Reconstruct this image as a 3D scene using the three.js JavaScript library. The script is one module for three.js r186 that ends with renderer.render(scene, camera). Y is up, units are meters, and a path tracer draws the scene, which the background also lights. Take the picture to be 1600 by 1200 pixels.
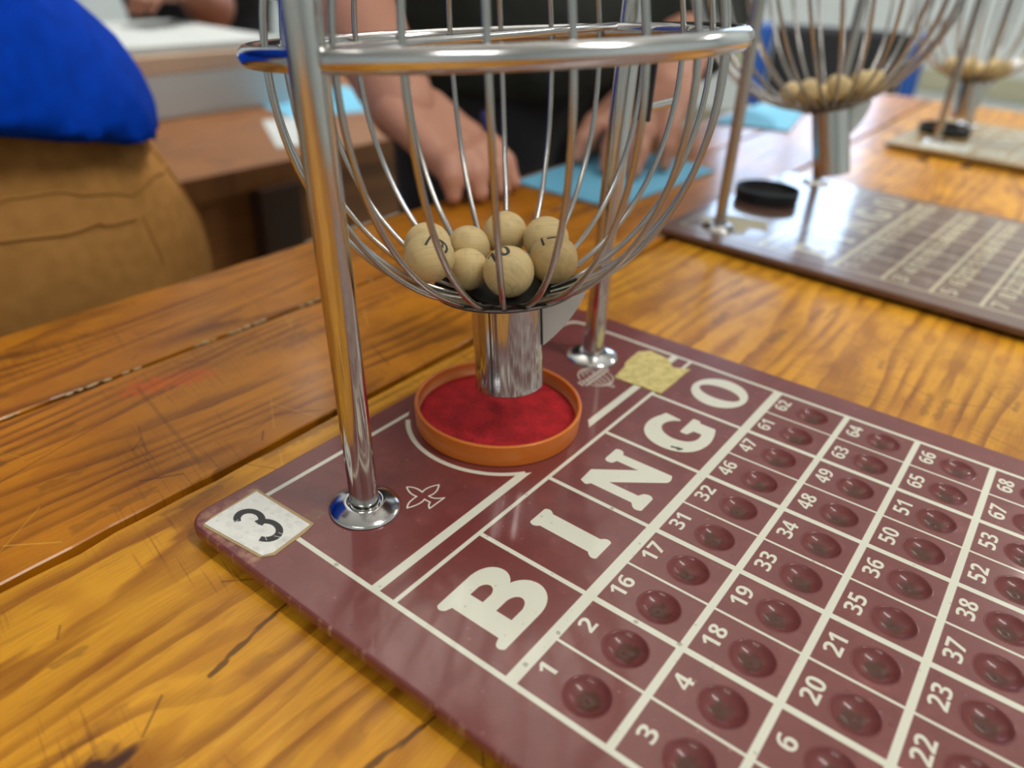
import * as THREE from 'three';
import { RoundedBoxGeometry } from 'three/addons/geometries/RoundedBoxGeometry.js';
import { mergeGeometries, mergeVertices } from 'three/addons/utils/BufferGeometryUtils.js';
import { RectAreaLightUniformsLib } from 'three/addons/lights/RectAreaLightUniformsLib.js';
import { createNoise2D, createNoise3D } from 'simplex-noise';

// One board unit (the width of one letter cell) is 4 cm; the board's printed face is y = Y0.
const S = 0.04, Y0 = 0.7568, TB = -0.17;
const V = (u, h, v) => new THREE.Vector3(u * S, Y0 + h * S, v * S);

// ---------------------------------------------------------------- camera, light, exposure
const renderer = new THREE.WebGLRenderer({ antialias: true });
renderer.toneMapping = THREE.LinearToneMapping;
renderer.toneMappingExposure = 1.07;
renderer.shadowMap.enabled = true;
const scene = new THREE.Scene();
scene.background = new THREE.Color().setRGB(4.2, 5.8, 8.2);           // bright overcast sky beyond the window

const camera = new THREE.PerspectiveCamera(2 * Math.atan(600 / 1174.05) * 180 / Math.PI, 4 / 3, 0.01, 60);
camera.position.copy(V(-2.7366, 4.21995, 1.87124));
{
  const r = new THREE.Vector3(0.60643, 0.04563, 0.79382), d = new THREE.Vector3(-0.37666, -0.86274, 0.33734), f = new THREE.Vector3(0.70026, -0.50358, -0.50601);
  camera.quaternion.setFromRotationMatrix(new THREE.Matrix4().makeBasis(r, d.negate(), f.negate()));
}
camera.focus = 6.15 * S;
camera.userData.fStop = 6.5;

RectAreaLightUniformsLib.init();
const FIX = [[0.45, 1.25, 40], [3.5, 1.12, 26], [-1.6, 0.5, 18], [2.4, -2.7, 16]];   // ceiling fixtures: x, z, strength
const CEIL = 3.1;

// ---------------------------------------------------------------- helpers
const n2 = createNoise2D(rng(7)), n3 = createNoise3D(rng(11));
function rng(s) { return () => { s |= 0; s = s + 0x6D2B79F5 | 0; let t = Math.imul(s ^ s >>> 15, 1 | s); t = t + Math.imul(t ^ t >>> 7, 61 | t) ^ t; return ((t ^ t >>> 14) >>> 0) / 4294967296; }; }
const R = rng(42);
const taken = {};
function numbered(n) { const k = taken[n] = (taken[n] ?? -1) + 1; return k ? n + '_' + String(k).padStart(3, '0') : n; }
function obj(name, geo, mat, parent) {
  const g = Array.isArray(geo) ? mergeGeometries(geo.map((x) => { const y = x.index ? x.toNonIndexed() : x; for (const k of Object.keys(y.attributes)) if (!['position', 'normal', 'uv'].includes(k)) y.deleteAttribute(k); return y; })) : geo;
  const o = new THREE.Mesh(g, mat); o.name = parent ? name : numbered(name); o.castShadow = o.receiveShadow = true; (parent ?? scene).add(o); return o;
}
function tag(o, label, category, group) { Object.assign(o.userData, { label, category }); if (group) o.userData.group = group; return o; }
function thing(name, label, category, p, turn = 0, group) {
  const o = new THREE.Group(); o.name = numbered(name); o.position.copy(p); o.rotation.y = turn; scene.add(o); return tag(o, label, category, group);
}
function struct(name, geo, mat) { const o = obj(name, geo, mat); o.userData.kind = 'structure'; return o; }
const bx = (w, h, d, x = 0, y = 0, z = 0) => new THREE.BoxGeometry(w, h, d).translate(x, y, z);
const rb = (w, h, d, r, x = 0, y = 0, z = 0) => new RoundedBoxGeometry(w, h, d, 2, r).translate(x, y, z);
const cyl = (r1, r2, h, x = 0, y = 0, z = 0, n = 24) => new THREE.CylinderGeometry(r1, r2, h, n).translate(x, y, z);
const tube = (pts, r, seg = 24, rad = 8, closed = false) => new THREE.TubeGeometry(new THREE.CatmullRomCurve3(pts, closed), seg, r, rad, closed);
const lathe = (pts, n = 40) => new THREE.LatheGeometry(pts.map(([a, b]) => new THREE.Vector2(a, b)), n);
const sc = (p) => p.map(([a, b]) => [a * S, b * S]);
const lin = (r, g, b) => new THREE.Color().setRGB(r, g, b);
const std = (color, o = {}) => new THREE.MeshStandardMaterial({ color, roughness: 0.6, ...o });
const phy = (color, o = {}) => new THREE.MeshPhysicalMaterial({ color, roughness: 0.5, ...o });
function dataTex(w, h, fn, srgb = true, wrap = THREE.RepeatWrapping) {
  const a = new Uint8Array(w * h * 4);
  for (let y = 0; y < h; y++) for (let x = 0; x < w; x++) { const c = fn(x, y), i = (y * w + x) * 4; a[i] = c[0]; a[i + 1] = c[1]; a[i + 2] = c[2]; a[i + 3] = 255; }
  const t = new THREE.DataTexture(a, w, h); t.magFilter = THREE.LinearFilter; t.minFilter = THREE.LinearMipmapLinearFilter; t.generateMipmaps = true; t.wrapS = t.wrapT = wrap;
  if (srgb) t.colorSpace = THREE.SRGBColorSpace; t.needsUpdate = true; return t;
}
const cl = (v, a = 0, b = 255) => Math.max(a, Math.min(b, v));
const ss = (a, b, x) => { const t = cl((x - a) / (b - a), 0, 1); return t * t * (3 - 2 * t); };
const mix3 = (a, b, t) => [a[0] + (b[0] - a[0]) * t, a[1] + (b[1] - a[1]) * t, a[2] + (b[2] - a[2]) * t];

// surface nets: a smooth mesh of a distance field
function netMesh(f, lo, hi, cell) {
  const n = [0, 1, 2].map((i) => Math.ceil((hi[i] - lo[i]) / cell) + 1), [nx, ny, nz] = n, val = new Float32Array(nx * ny * nz);
  let q = 0; for (let k = 0; k < nz; k++) for (let j = 0; j < ny; j++) for (let i = 0; i < nx; i++) val[q++] = f(lo[0] + i * cell, lo[1] + j * cell, lo[2] + k * cell);
  const at = (i, j, k) => i + nx * (j + ny * k), vid = new Int32Array(nx * ny * nz).fill(-1), pos = [], idx = [];
  const C = [[0, 0, 0], [1, 0, 0], [0, 1, 0], [1, 1, 0], [0, 0, 1], [1, 0, 1], [0, 1, 1], [1, 1, 1]], E = [[0, 1], [2, 3], [4, 5], [6, 7], [0, 2], [1, 3], [4, 6], [5, 7], [0, 4], [1, 5], [2, 6], [3, 7]];
  for (let k = 0; k < nz - 1; k++) for (let j = 0; j < ny - 1; j++) for (let i = 0; i < nx - 1; i++) {
    const v = C.map((c) => val[at(i + c[0], j + c[1], k + c[2])]); let s = 0; for (const x of v) if (x < 0) s++;
    if (!s || s === 8) continue;
    let x = 0, y = 0, z = 0, m = 0;
    for (const [a, b] of E) if ((v[a] < 0) !== (v[b] < 0)) { const t = v[a] / (v[a] - v[b]); x += C[a][0] + t * (C[b][0] - C[a][0]); y += C[a][1] + t * (C[b][1] - C[a][1]); z += C[a][2] + t * (C[b][2] - C[a][2]); m++; }
    vid[at(i, j, k)] = pos.length / 3; pos.push(lo[0] + (i + x / m) * cell, lo[1] + (j + y / m) * cell, lo[2] + (k + z / m) * cell);
  }
  const quad = (a, b, c, d, flip) => { if (a < 0 || b < 0 || c < 0 || d < 0) return; flip ? idx.push(a, c, b, a, d, c) : idx.push(a, b, c, a, c, d); };
  for (let k = 1; k < nz - 1; k++) for (let j = 1; j < ny - 1; j++) for (let i = 1; i < nx - 1; i++) {
    const a = val[at(i, j, k)] < 0;
    if (a !== (val[at(i + 1, j, k)] < 0)) quad(vid[at(i, j - 1, k - 1)], vid[at(i, j, k - 1)], vid[at(i, j, k)], vid[at(i, j - 1, k)], !a);
    if (a !== (val[at(i, j + 1, k)] < 0)) quad(vid[at(i - 1, j, k - 1)], vid[at(i - 1, j, k)], vid[at(i, j, k)], vid[at(i, j, k - 1)], !a);
    if (a !== (val[at(i, j, k + 1)] < 0)) quad(vid[at(i - 1, j - 1, k)], vid[at(i, j - 1, k)], vid[at(i, j, k)], vid[at(i - 1, j, k)], !a);
  }
  const g = new THREE.BufferGeometry(); g.setAttribute('position', new THREE.Float32BufferAttribute(pos, 3)); g.setIndex(idx);
  const nor = new Float32Array(pos.length), uv = new Float32Array(pos.length / 3 * 2), e = cell * 0.5;
  for (let i = 0; i < pos.length; i += 3) {
    const [x, y, z] = [pos[i], pos[i + 1], pos[i + 2]]; let a = f(x + e, y, z) - f(x - e, y, z), b = f(x, y + e, z) - f(x, y - e, z), c = f(x, y, z + e) - f(x, y, z - e); const l = Math.hypot(a, b, c) || 1;
    nor[i] = a / l; nor[i + 1] = b / l; nor[i + 2] = c / l; uv[i / 3 * 2] = x; uv[i / 3 * 2 + 1] = y;
  }
  g.setAttribute('normal', new THREE.BufferAttribute(nor, 3)); g.setAttribute('uv', new THREE.BufferAttribute(uv, 2)); return g;
}
// bones: [ax, ay, az, ra, bx, by, bz, rb]; smooth union of tapered capsules
function bonesField(bones, k = 0.02) {
  const pre = bones.map(([ax, ay, az, ra, bx_, by, bz, rb_]) => { const dx = bx_ - ax, dy = by - ay, dz = bz - az; return [ax, ay, az, ra, dx, dy, dz, rb_ - ra, 1 / (dx * dx + dy * dy + dz * dz + 1e-9)]; });
  return (x, y, z) => {
    let d = 1e3;
    for (const b of pre) {
      const px = x - b[0], py = y - b[1], pz = z - b[2]; let t = (px * b[4] + py * b[5] + pz * b[6]) * b[8]; t = t < 0 ? 0 : t > 1 ? 1 : t;
      const e = Math.hypot(px - b[4] * t, py - b[5] * t, pz - b[6] * t) - b[3] - b[7] * t, h = Math.max(k - Math.abs(d - e), 0) / k;
      d = Math.min(d, e) - h * h * k * 0.25;
    }
    return d;
  };
}
function bonesMesh(bones, cell, k, mod, pad = 0.04) {
  const lo = [1e3, 1e3, 1e3], hi = [-1e3, -1e3, -1e3];
  for (const b of bones) for (const o of [0, 4]) for (let i = 0; i < 3; i++) { lo[i] = Math.min(lo[i], b[o + i] - b[o + 3] - pad); hi[i] = Math.max(hi[i], b[o + i] + b[o + 3] + pad); }
  const f0 = bonesField(bones, k), f = mod ? mod(f0) : f0; const g = netMesh(f, lo, hi, cell); g.userData.field = f; return g;
}

// ---------------------------------------------------------------- materials
const chrome = phy(lin(0.66, 0.66, 0.67), { metalness: 1, roughness: 0.16 });
const chromeWorn = phy(lin(0.60, 0.59, 0.57), { metalness: 1, roughness: 0.24 });
{
  const t = dataTex(256, 256, (x, y) => { const v = 150 + 50 * n2(x * 0.03, y * 0.03) + 25 * n2(x * 0.15, y * 0.15) + 20 * (R() - 0.5); return [cl(v), cl(v), cl(v)]; }, false);
  t.repeat.set(2, 3); chromeWorn.roughnessMap = t; chromeWorn.roughness = 0.24;
}
const spoutChrome = phy(lin(0.56, 0.55, 0.56), { metalness: 1, roughness: 0.1 });
{ const q = createNoise2D(rng(15)); spoutChrome.bumpMap = dataTex(1024, 64, (x, y) => { const v = 128 + 100 * q(x * 0.022, y * 0.003) + 16 * q(x * 0.07, y * 0.006); return [cl(v), cl(v), cl(v)]; }, false); spoutChrome.bumpScale = 0.00025; }
const wireMat = phy(lin(0.50, 0.49, 0.47), { metalness: 1, roughness: 0.24 });
const darkMetal = phy(lin(0.16, 0.15, 0.14), { metalness: 1, roughness: 0.42 });
const blackHole = std(lin(0.012, 0.011, 0.010), { roughness: 0.7 });
const wallPaint = std(lin(0.60, 0.66, 0.68), { roughness: 0.75 });
const ceilPaint = std(lin(0.78, 0.78, 0.76), { roughness: 0.9 });

// varnished pine: length along u, one plank width along v
const PL = 12, PW = 2.5;
function pine(seed, knots, lightC, darkC, w = 2048, h = 512) {
  const a = createNoise2D(rng(seed)), q = createNoise2D(rng(seed + 99));
  const amber = [150, 84, 10];
  return dataTex(w, h, (px, py) => {
    const x = px / w * PL, z = py / h * PW; let tt = z * 3.6 + a(x * 0.09, z * 0.55 + 3) * 1.9 + a(x * 0.28, z * 1.1) * 0.3 + 0.05 * a(x * 1.6, z * 7), dk = 0;
    for (const [kx, kz, kr] of knots) { const d = Math.hypot((x - kx) * 0.42, z - kz) / kr; tt += 1.6 * Math.exp(-d * d * 0.5); dk = Math.max(dk, 1 - ss(0.45, 0.75, d + 0.18 * a(x * 5, z * 9))); }
    const g = tt - Math.floor(tt), late = ss(0.35, 0.86, g) * (1 - ss(0.93, 1, g));
    const fib = q(x * 1.3, z * 46) * 0.6 + q(x * 4, z * 90) * 0.4, big = a(x * 0.35 + 9, z * 0.9), blot = q(x * 1.1 + 30, z * 2.2);
    const saw = ss(0.35, 0.9, q((x + z * 0.22) * 26, z * 0.9)) * ss(0.0, 0.6, a(x * 0.4 + 50, z * 0.7));
    let c = mix3(lightC, darkC, cl(0.66 * late * (0.65 + 0.5 * a(x * 0.5 + 70, z * 2.5)) + 0.17 * fib + 0.16 * big + 0.14, 0, 1));
    c = mix3(c, amber, 0.30 * ss(0.1, 0.8, blot));
    c = mix3(c, [96, 52, 12], 0.30 * saw + 0.10 * ss(0.55, 0.85, q(x * 2.2, z * 6 + 40)));
    if (dk > 0) c = mix3(c, [52, 22, 14], dk * 0.9);
    return [cl(c[0]), cl(c[1]), cl(c[2])];
  }, true, THREE.MirroredRepeatWrapping);
}
const LW = [222, 158, 36], DW = [142, 84, 6];
const pineTex = [pine(1, [[0.9, 1.98, 0.22], [7.6, 3.0, 0.2]], LW, DW), pine(2, [[9.2, 1.2, 0.25]], [190, 120, 14], [110, 60, 3]), pine(3, [], [196, 124, 16], [114, 64, 4]), pine(4, [[5, 1.1, 0.22]], [204, 138, 32], [126, 72, 6])];
// scratches, stains and dents drawn into a plank's colour: positions in board units
function markPlank(t, z0, list) {
  const { data: d, width: w, height: h } = t.image;
  for (const [xa, za, xb, zb, wid, col, al, ragged = 0] of list) {
    const pad = wid * 1.6, x0 = Math.floor((Math.min(xa, xb) - pad + 3) / PL * w), x1 = Math.ceil((Math.max(xa, xb) + pad + 3) / PL * w), y0 = Math.floor((Math.min(za, zb) - pad - z0) / PW * h), y1 = Math.ceil((Math.max(za, zb) + pad - z0) / PW * h);
    for (let y = Math.max(0, y0); y <= Math.min(h - 1, y1); y++) for (let x = Math.max(0, x0); x <= Math.min(w - 1, x1); x++) {
      const u = x / w * PL - 3, v = y / h * PW + z0, dx = xb - xa, dz = zb - za; let k = ((u - xa) * dx + (v - za) * dz) / (dx * dx + dz * dz + 1e-9); k = cl(k, 0, 1);
      const e = Math.hypot(u - xa - k * dx, v - za - k * dz) + ragged * wid * n2(u * 6, v * 14), f = (1 - ss(wid * 0.45, wid, e)) * al; if (f <= 0) continue;
      const i = (y * w + x) * 4; for (let c = 0; c < 3; c++) d[i + c] += (col[c] - d[i + c]) * f;
    }
  }
}
{
  const r = rng(404), scr = (z0, n) => Array.from({ length: n }, () => { const x = -3 + 12 * r(), z = z0 + 2.4 * r(), a = (r() - 0.5) * 2.6, l = 0.1 + 0.5 * r(); return [x, z, x + l * Math.cos(a), z + l * Math.sin(a), 0.006 + 0.007 * r(), r() < 0.6 ? [70, 36, 8] : [226, 180, 100], 0.25 + 0.35 * r()]; });
  const grime = (z0, n) => Array.from({ length: n }, () => { const x = -3 + 12 * r(), z = z0 + 2.4 * r(); return [x, z, x + 0.9 * r(), z + 0.05 * (r() - 0.5), 0.03 + 0.06 * r(), [74, 44, 12], 0.12 + 0.2 * r(), 0.45]; });
  markPlank(pineTex[0], -3.56, [...scr(-3.56, 60), ...grime(-3.56, 22), [-1.15, -1.70, -0.5, -1.82, 0.028, [66, 36, 8], 0.65, 0.5], [-0.5, -1.82, 0.4, -1.9, 0.012, [70, 38, 8], 0.6, 0.3]]);
  markPlank(pineTex[2], -5.97, [[0.55, -5.55, 1.15, -5.38, 0.2, [214, 92, 8], 0.55, 0.6], ...scr(-5.97, 70), ...grime(-5.97, 34), [-2.6, -4.6, 2.2, -5.75, 0.012, [80, 46, 14], 0.4, 0.2], [0.2, -3.9, 0.55, -5.6, 0.03, [96, 60, 22], 0.3, 0.3]]);
  markPlank(pineTex[1], -7.92, [...scr(-7.92, 40), ...grime(-7.92, 22)]);
  for (const t of pineTex) t.needsUpdate = true;
}
const pineMat = pineTex.map((t) => phy(0xffffff, { map: t, roughness: 0.5, specularIntensity: 0.5, clearcoat: 0.42, clearcoatRoughness: 0.2 }));
const darkPine = phy(0xffffff, { map: pine(5, [], [150, 96, 44], [98, 56, 22], 1024, 256), roughness: 0.5, clearcoat: 0.2, clearcoatRoughness: 0.3 });
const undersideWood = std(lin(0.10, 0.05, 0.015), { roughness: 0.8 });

// ---------------------------------------------------------------- the room
const X0 = -3.2, X1 = 4.6, Z0 = -4.4, Z1 = 3.2, TH = 0.15;
const floorMat = std(0xffffff, { map: dataTex(256, 256, (x, y) => { const v = 168 + 8 * n2(x * 0.05, y * 0.05) + 6 * n2(x * 0.3, y * 0.3) + 8 * (R() - 0.5); return [cl(v), cl(v * 0.985), cl(v * 0.91)]; }), roughness: 0.45 });
struct('floor', bx(X1 - X0 + 2 * TH, TH, Z1 - Z0 + 2 * TH, (X0 + X1) / 2, -TH / 2, (Z0 + Z1) / 2), floorMat);
struct('ceiling', bx(X1 - X0 + 2 * TH, TH, Z1 - Z0 + 2 * TH, (X0 + X1) / 2, CEIL + TH / 2, (Z0 + Z1) / 2), ceilPaint);
struct('wall_left', bx(TH, CEIL, Z1 - Z0, X0 - TH / 2, CEIL / 2, (Z0 + Z1) / 2), wallPaint);
struct('wall_front', bx(X1 - X0 + 2 * TH, CEIL, TH, (X0 + X1) / 2, CEIL / 2, Z1 + TH / 2), wallPaint);
struct('wall_back', bx(X1 - X0 + 2 * TH, CEIL, TH, (X0 + X1) / 2, CEIL / 2, Z0 - TH / 2), wallPaint);
const W = { z0: -1.9, z1: -0.9, y0: 1.1, y1: 2.2 };   // the window that shines on the second board
{
  const x = X1 + TH / 2, zc = (Z0 + Z1) / 2;
  struct('wall_right', [bx(TH, W.y0, Z1 - Z0, x, W.y0 / 2, zc), bx(TH, CEIL - W.y1, Z1 - Z0, x, (CEIL + W.y1) / 2, zc),
    bx(TH, W.y1 - W.y0, W.z0 - Z0, x, (W.y0 + W.y1) / 2, (Z0 + W.z0) / 2), bx(TH, W.y1 - W.y0, Z1 - W.z1, x, (W.y0 + W.y1) / 2, (Z1 + W.z1) / 2)], wallPaint);
  const g = new THREE.Group(); g.name = 'window_1'; g.userData.kind = 'structure'; g.position.set(x, W.y0, (W.z0 + W.z1) / 2); scene.add(g);
  const fw = W.z1 - W.z0, fh = W.y1 - W.y0, fm = std(lin(0.75, 0.75, 0.74), { roughness: 0.5 });
  obj('window_frame', [bx(0.06, 0.05, fw, 0, 0.025, 0), bx(0.06, 0.05, fw, 0, fh - 0.025, 0), bx(0.06, fh - 0.1, 0.05, 0, fh / 2, -fw / 2 + 0.025), bx(0.06, fh - 0.1, 0.05, 0, fh / 2, fw / 2 - 0.025), bx(0.05, fh - 0.1, 0.045, 0, fh / 2, 0)], fm, g);
  const gm = phy(0xffffff, { transmission: 1, thickness: 0, roughness: 0, ior: 1.45 });
  for (const s of [-1, 1]) obj('pane', bx(0.006, fh - 0.1, fw / 2 - 0.0725, 0, fh / 2, s * (fw / 4 - 0.0137)), gm, g);
  obj('window_sill', rb(0.2, 0.03, fw + 0.1, 0.006, -0.12, -0.016, 0), fm, g);
}
struct('trim_1', bx(0.02, 0.10, Z1 - Z0, X1 - 0.01, 0.42, (Z0 + Z1) / 2), std(lin(0.42, 0.42, 0.30), { roughness: 0.6 }));
struct('baseboard_right', bx(0.02, 0.1, Z1 - Z0, X1 - 0.01, 0.05, (Z0 + Z1) / 2), std(lin(0.3, 0.28, 0.22)));
struct('baseboard_back', bx(X1 - X0, 0.1, 0.02, (X0 + X1) / 2, 0.05, Z0 + 0.01), std(lin(0.3, 0.28, 0.22)));

// fluorescent ceiling fixtures
const glow = (r, g, b, k) => new THREE.MeshStandardMaterial({ color: 0xffffff, emissive: new THREE.Color().setRGB(r, g, b), emissiveIntensity: k });
FIX.forEach(([x, z, k], i) => {
  const t = thing('ceiling_light', ['twin tube ceiling light above the near side of the table', 'twin tube ceiling light on the window side of the room', 'twin tube ceiling light at the end away from the window', 'twin tube ceiling light over the far wooden table'][i], 'ceiling light', new THREE.Vector3(x, CEIL, z), 0, 'ceiling lights');
  obj('housing', rb(0.24, 0.06, 1.24, 0.01, 0, -0.03, 0), std(lin(0.8, 0.8, 0.8)), t);
  for (const s of [-1, 1]) obj('lamp_tube', new THREE.CylinderGeometry(0.013, 0.013, 1.2, 16).rotateX(Math.PI / 2).translate(s * 0.06, -0.08, 0), glow(1, 0.97, 0.92, 6), t);
  const l = new THREE.RectAreaLight(new THREE.Color().setRGB(1, 0.965, 0.90), k, 0.2, 1.2); l.position.set(0, -0.1, 0); l.rotation.x = -Math.PI / 2; t.add(l);
});
{ // two bare bulbs on a short bar: their mirror images lie on the board beside the letter B
  const t = thing('bulb_pendant', 'pendant bar with two round bulbs hanging from the ceiling', 'lamp', new THREE.Vector3(1.585, CEIL, -1.23));
  obj('stem', cyl(0.008, 0.008, CEIL - 2.55, 0, -(CEIL - 2.55) / 2, 0), chrome, t);
  obj('bar', tube([new THREE.Vector3(-0.085, -(CEIL - 2.55), 0.055), new THREE.Vector3(0, -(CEIL - 2.55) + 0.004, 0), new THREE.Vector3(0.085, -(CEIL - 2.55), -0.055)], 0.01, 8, 8), chrome, t);
  for (const s of [-1, 1]) {
    const y = -(CEIL - 2.47); obj('socket', cyl(0.018, 0.02, 0.06, s * 0.08, y + 0.065, -s * 0.05), std(lin(0.6, 0.6, 0.58)), t);
    obj('bulb', new THREE.SphereGeometry(0.04, 20, 14).translate(s * 0.08, y, -s * 0.05), glow(1, 0.95, 0.86, 30), t);
    const l = new THREE.PointLight(new THREE.Color().setRGB(1, 0.95, 0.86), 4); l.position.set(s * 0.08, y, -s * 0.05); l.castShadow = true; l.shadow.radius = 2; t.add(l);
  }
}

// ---------------------------------------------------------------- tables
function plankGeo(x0, x1, z0, z1, th, seed, rough) {
  // outline with slightly uneven long edges, uv in plank lengths and widths
  const a = createNoise2D(rng(seed)), pts = [], N = 150, wob = (x, s) => rough * (a(x * 1.4, s) * 0.6 + a(x * 5, s + 9) * 0.4);
  for (let i = 0; i <= N; i++) { const x = x0 + (x1 - x0) * i / N; pts.push(new THREE.Vector2(x * S, -(z0 + Math.abs(wob(x, 1))) * S)); }
  for (let i = N; i >= 0; i--) { const x = x0 + (x1 - x0) * i / N; pts.push(new THREE.Vector2(x * S, -(z1 - Math.abs(wob(x, 5))) * S)); }
  const g = new THREE.ExtrudeGeometry(new THREE.Shape(pts), { depth: th * S, bevelEnabled: true, bevelThickness: 0.0006, bevelSize: 0.0006, bevelOffset: -0.0006, bevelSegments: 1, steps: 1 });
  g.rotateX(-Math.PI / 2); const p = g.attributes.position, uv = g.attributes.uv;
  for (let i = 0; i < p.count; i++) uv.setXY(i, (p.getX(i) / S + 3) / PL, (p.getZ(i) / S - z0) / PW);
  return g;
}
{
  const t = thing('wooden_table', 'long varnished pine table carrying the three bingo games', 'table', new THREE.Vector3(0, 0, 0)), xa = -16, xb = 31.5, top = 0.75, th = 0.75;
  const zs = [[-7.92, -6.03, 1], [-5.97, -3.64, 2], [-3.56, 2.65, 0], [2.68, 5.8, 3], [5.83, 8.9, 1]];
  zs.forEach(([a, b, m], i) => obj('plank', plankGeo(xa, xb, a, b, th - 0.03, 60 + i, i < 3 ? 0.045 : 0.012).translate(0, top - (th) * S, 0), pineMat[m], t));
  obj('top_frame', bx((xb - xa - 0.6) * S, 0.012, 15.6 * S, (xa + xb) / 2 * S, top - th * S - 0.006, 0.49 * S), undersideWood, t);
  for (const z of [-6.6, 7.6]) obj('apron', bx((xb - xa - 3) * S, 0.07, 0.022, (xa + xb) / 2 * S, top - th * S - 0.047, z * S), pineMat[1], t);
  for (const x of [xa + 1.6, xb - 1.6]) for (const z of [-6.6, 7.6]) obj('leg', rb(0.06, top - th * S - 0.012, 0.06, 0.004, x * S, (top - th * S - 0.012) / 2, z * S), pineMat[3], t);
  // pale filler squeezed up along the split between the two rear planks
  const pts = [[-3.2, -5.99], [-0.77, -5.97], [-0.31, -6.0], [0.23, -6.0], [0.88, -6.02], [1.56, -6.0], [2.82, -6.0], [3.59, -6.0]];
  const fil = []; for (let i = 0; i < 60; i++) { const u = -3 + 7.5 * (i + R() * 0.5) / 60; if (n2(u * 1.7, 3) < -0.15) continue; fil.push(new THREE.IcosahedronGeometry(1, 1).scale((0.03 + 0.05 * R()) * S, 0.012 * S, (0.016 + 0.018 * R()) * S).rotateY((R() - 0.5) * 0.5).translate(u * S, top - 0.0004, (-6.0 + 0.02 * n2(u * 3, 8)) * S)); }
  obj('filler', fil, std(lin(0.42, 0.30, 0.15), { roughness: 0.8 }), t).userData.kind = 'stuff';
}
{ // second table behind: lower, darker
  const top = Y0 - 3 * S, xa = 4, xb = 46, t = thing('wooden_table', 'darker brown wooden table in the background behind the people', 'table', new THREE.Vector3(0, 0, 0));
  for (let i = 0; i < 5; i++) obj('plank', plankGeo(xa, xb, -21.6 - 4 * (i + 1) + 0.05, -21.6 - 4 * i, 0.8, 90 + i, 0.01).translate(0, top - 0.8 * S - 0.0006, 0), darkPine, t);
  for (const z of [-22.4, -40.6]) obj('apron', bx((xb - xa - 2) * S, 0.11, 0.022, (xa + xb) / 2 * S, top - 0.8 * S - 0.0561, z * S), darkPine, t);
  for (const x of [xa + 1.4, 14.2, xb - 1.4]) for (const z of [-22.2, -40.6]) obj('leg', bx(0.07, top - 0.8 * S - 0.001, 0.07, x * S, (top - 0.8 * S - 0.001) / 2, z * S), std(lin(0.05, 0.022, 0.010), { roughness: 0.5 }), t);
  obj('side_panel', bx(9.0 * S, 0.38, 0.018, 9.2 * S, top - 0.8 * S - 0.31, -22.9 * S), darkPine, t);
}

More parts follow.
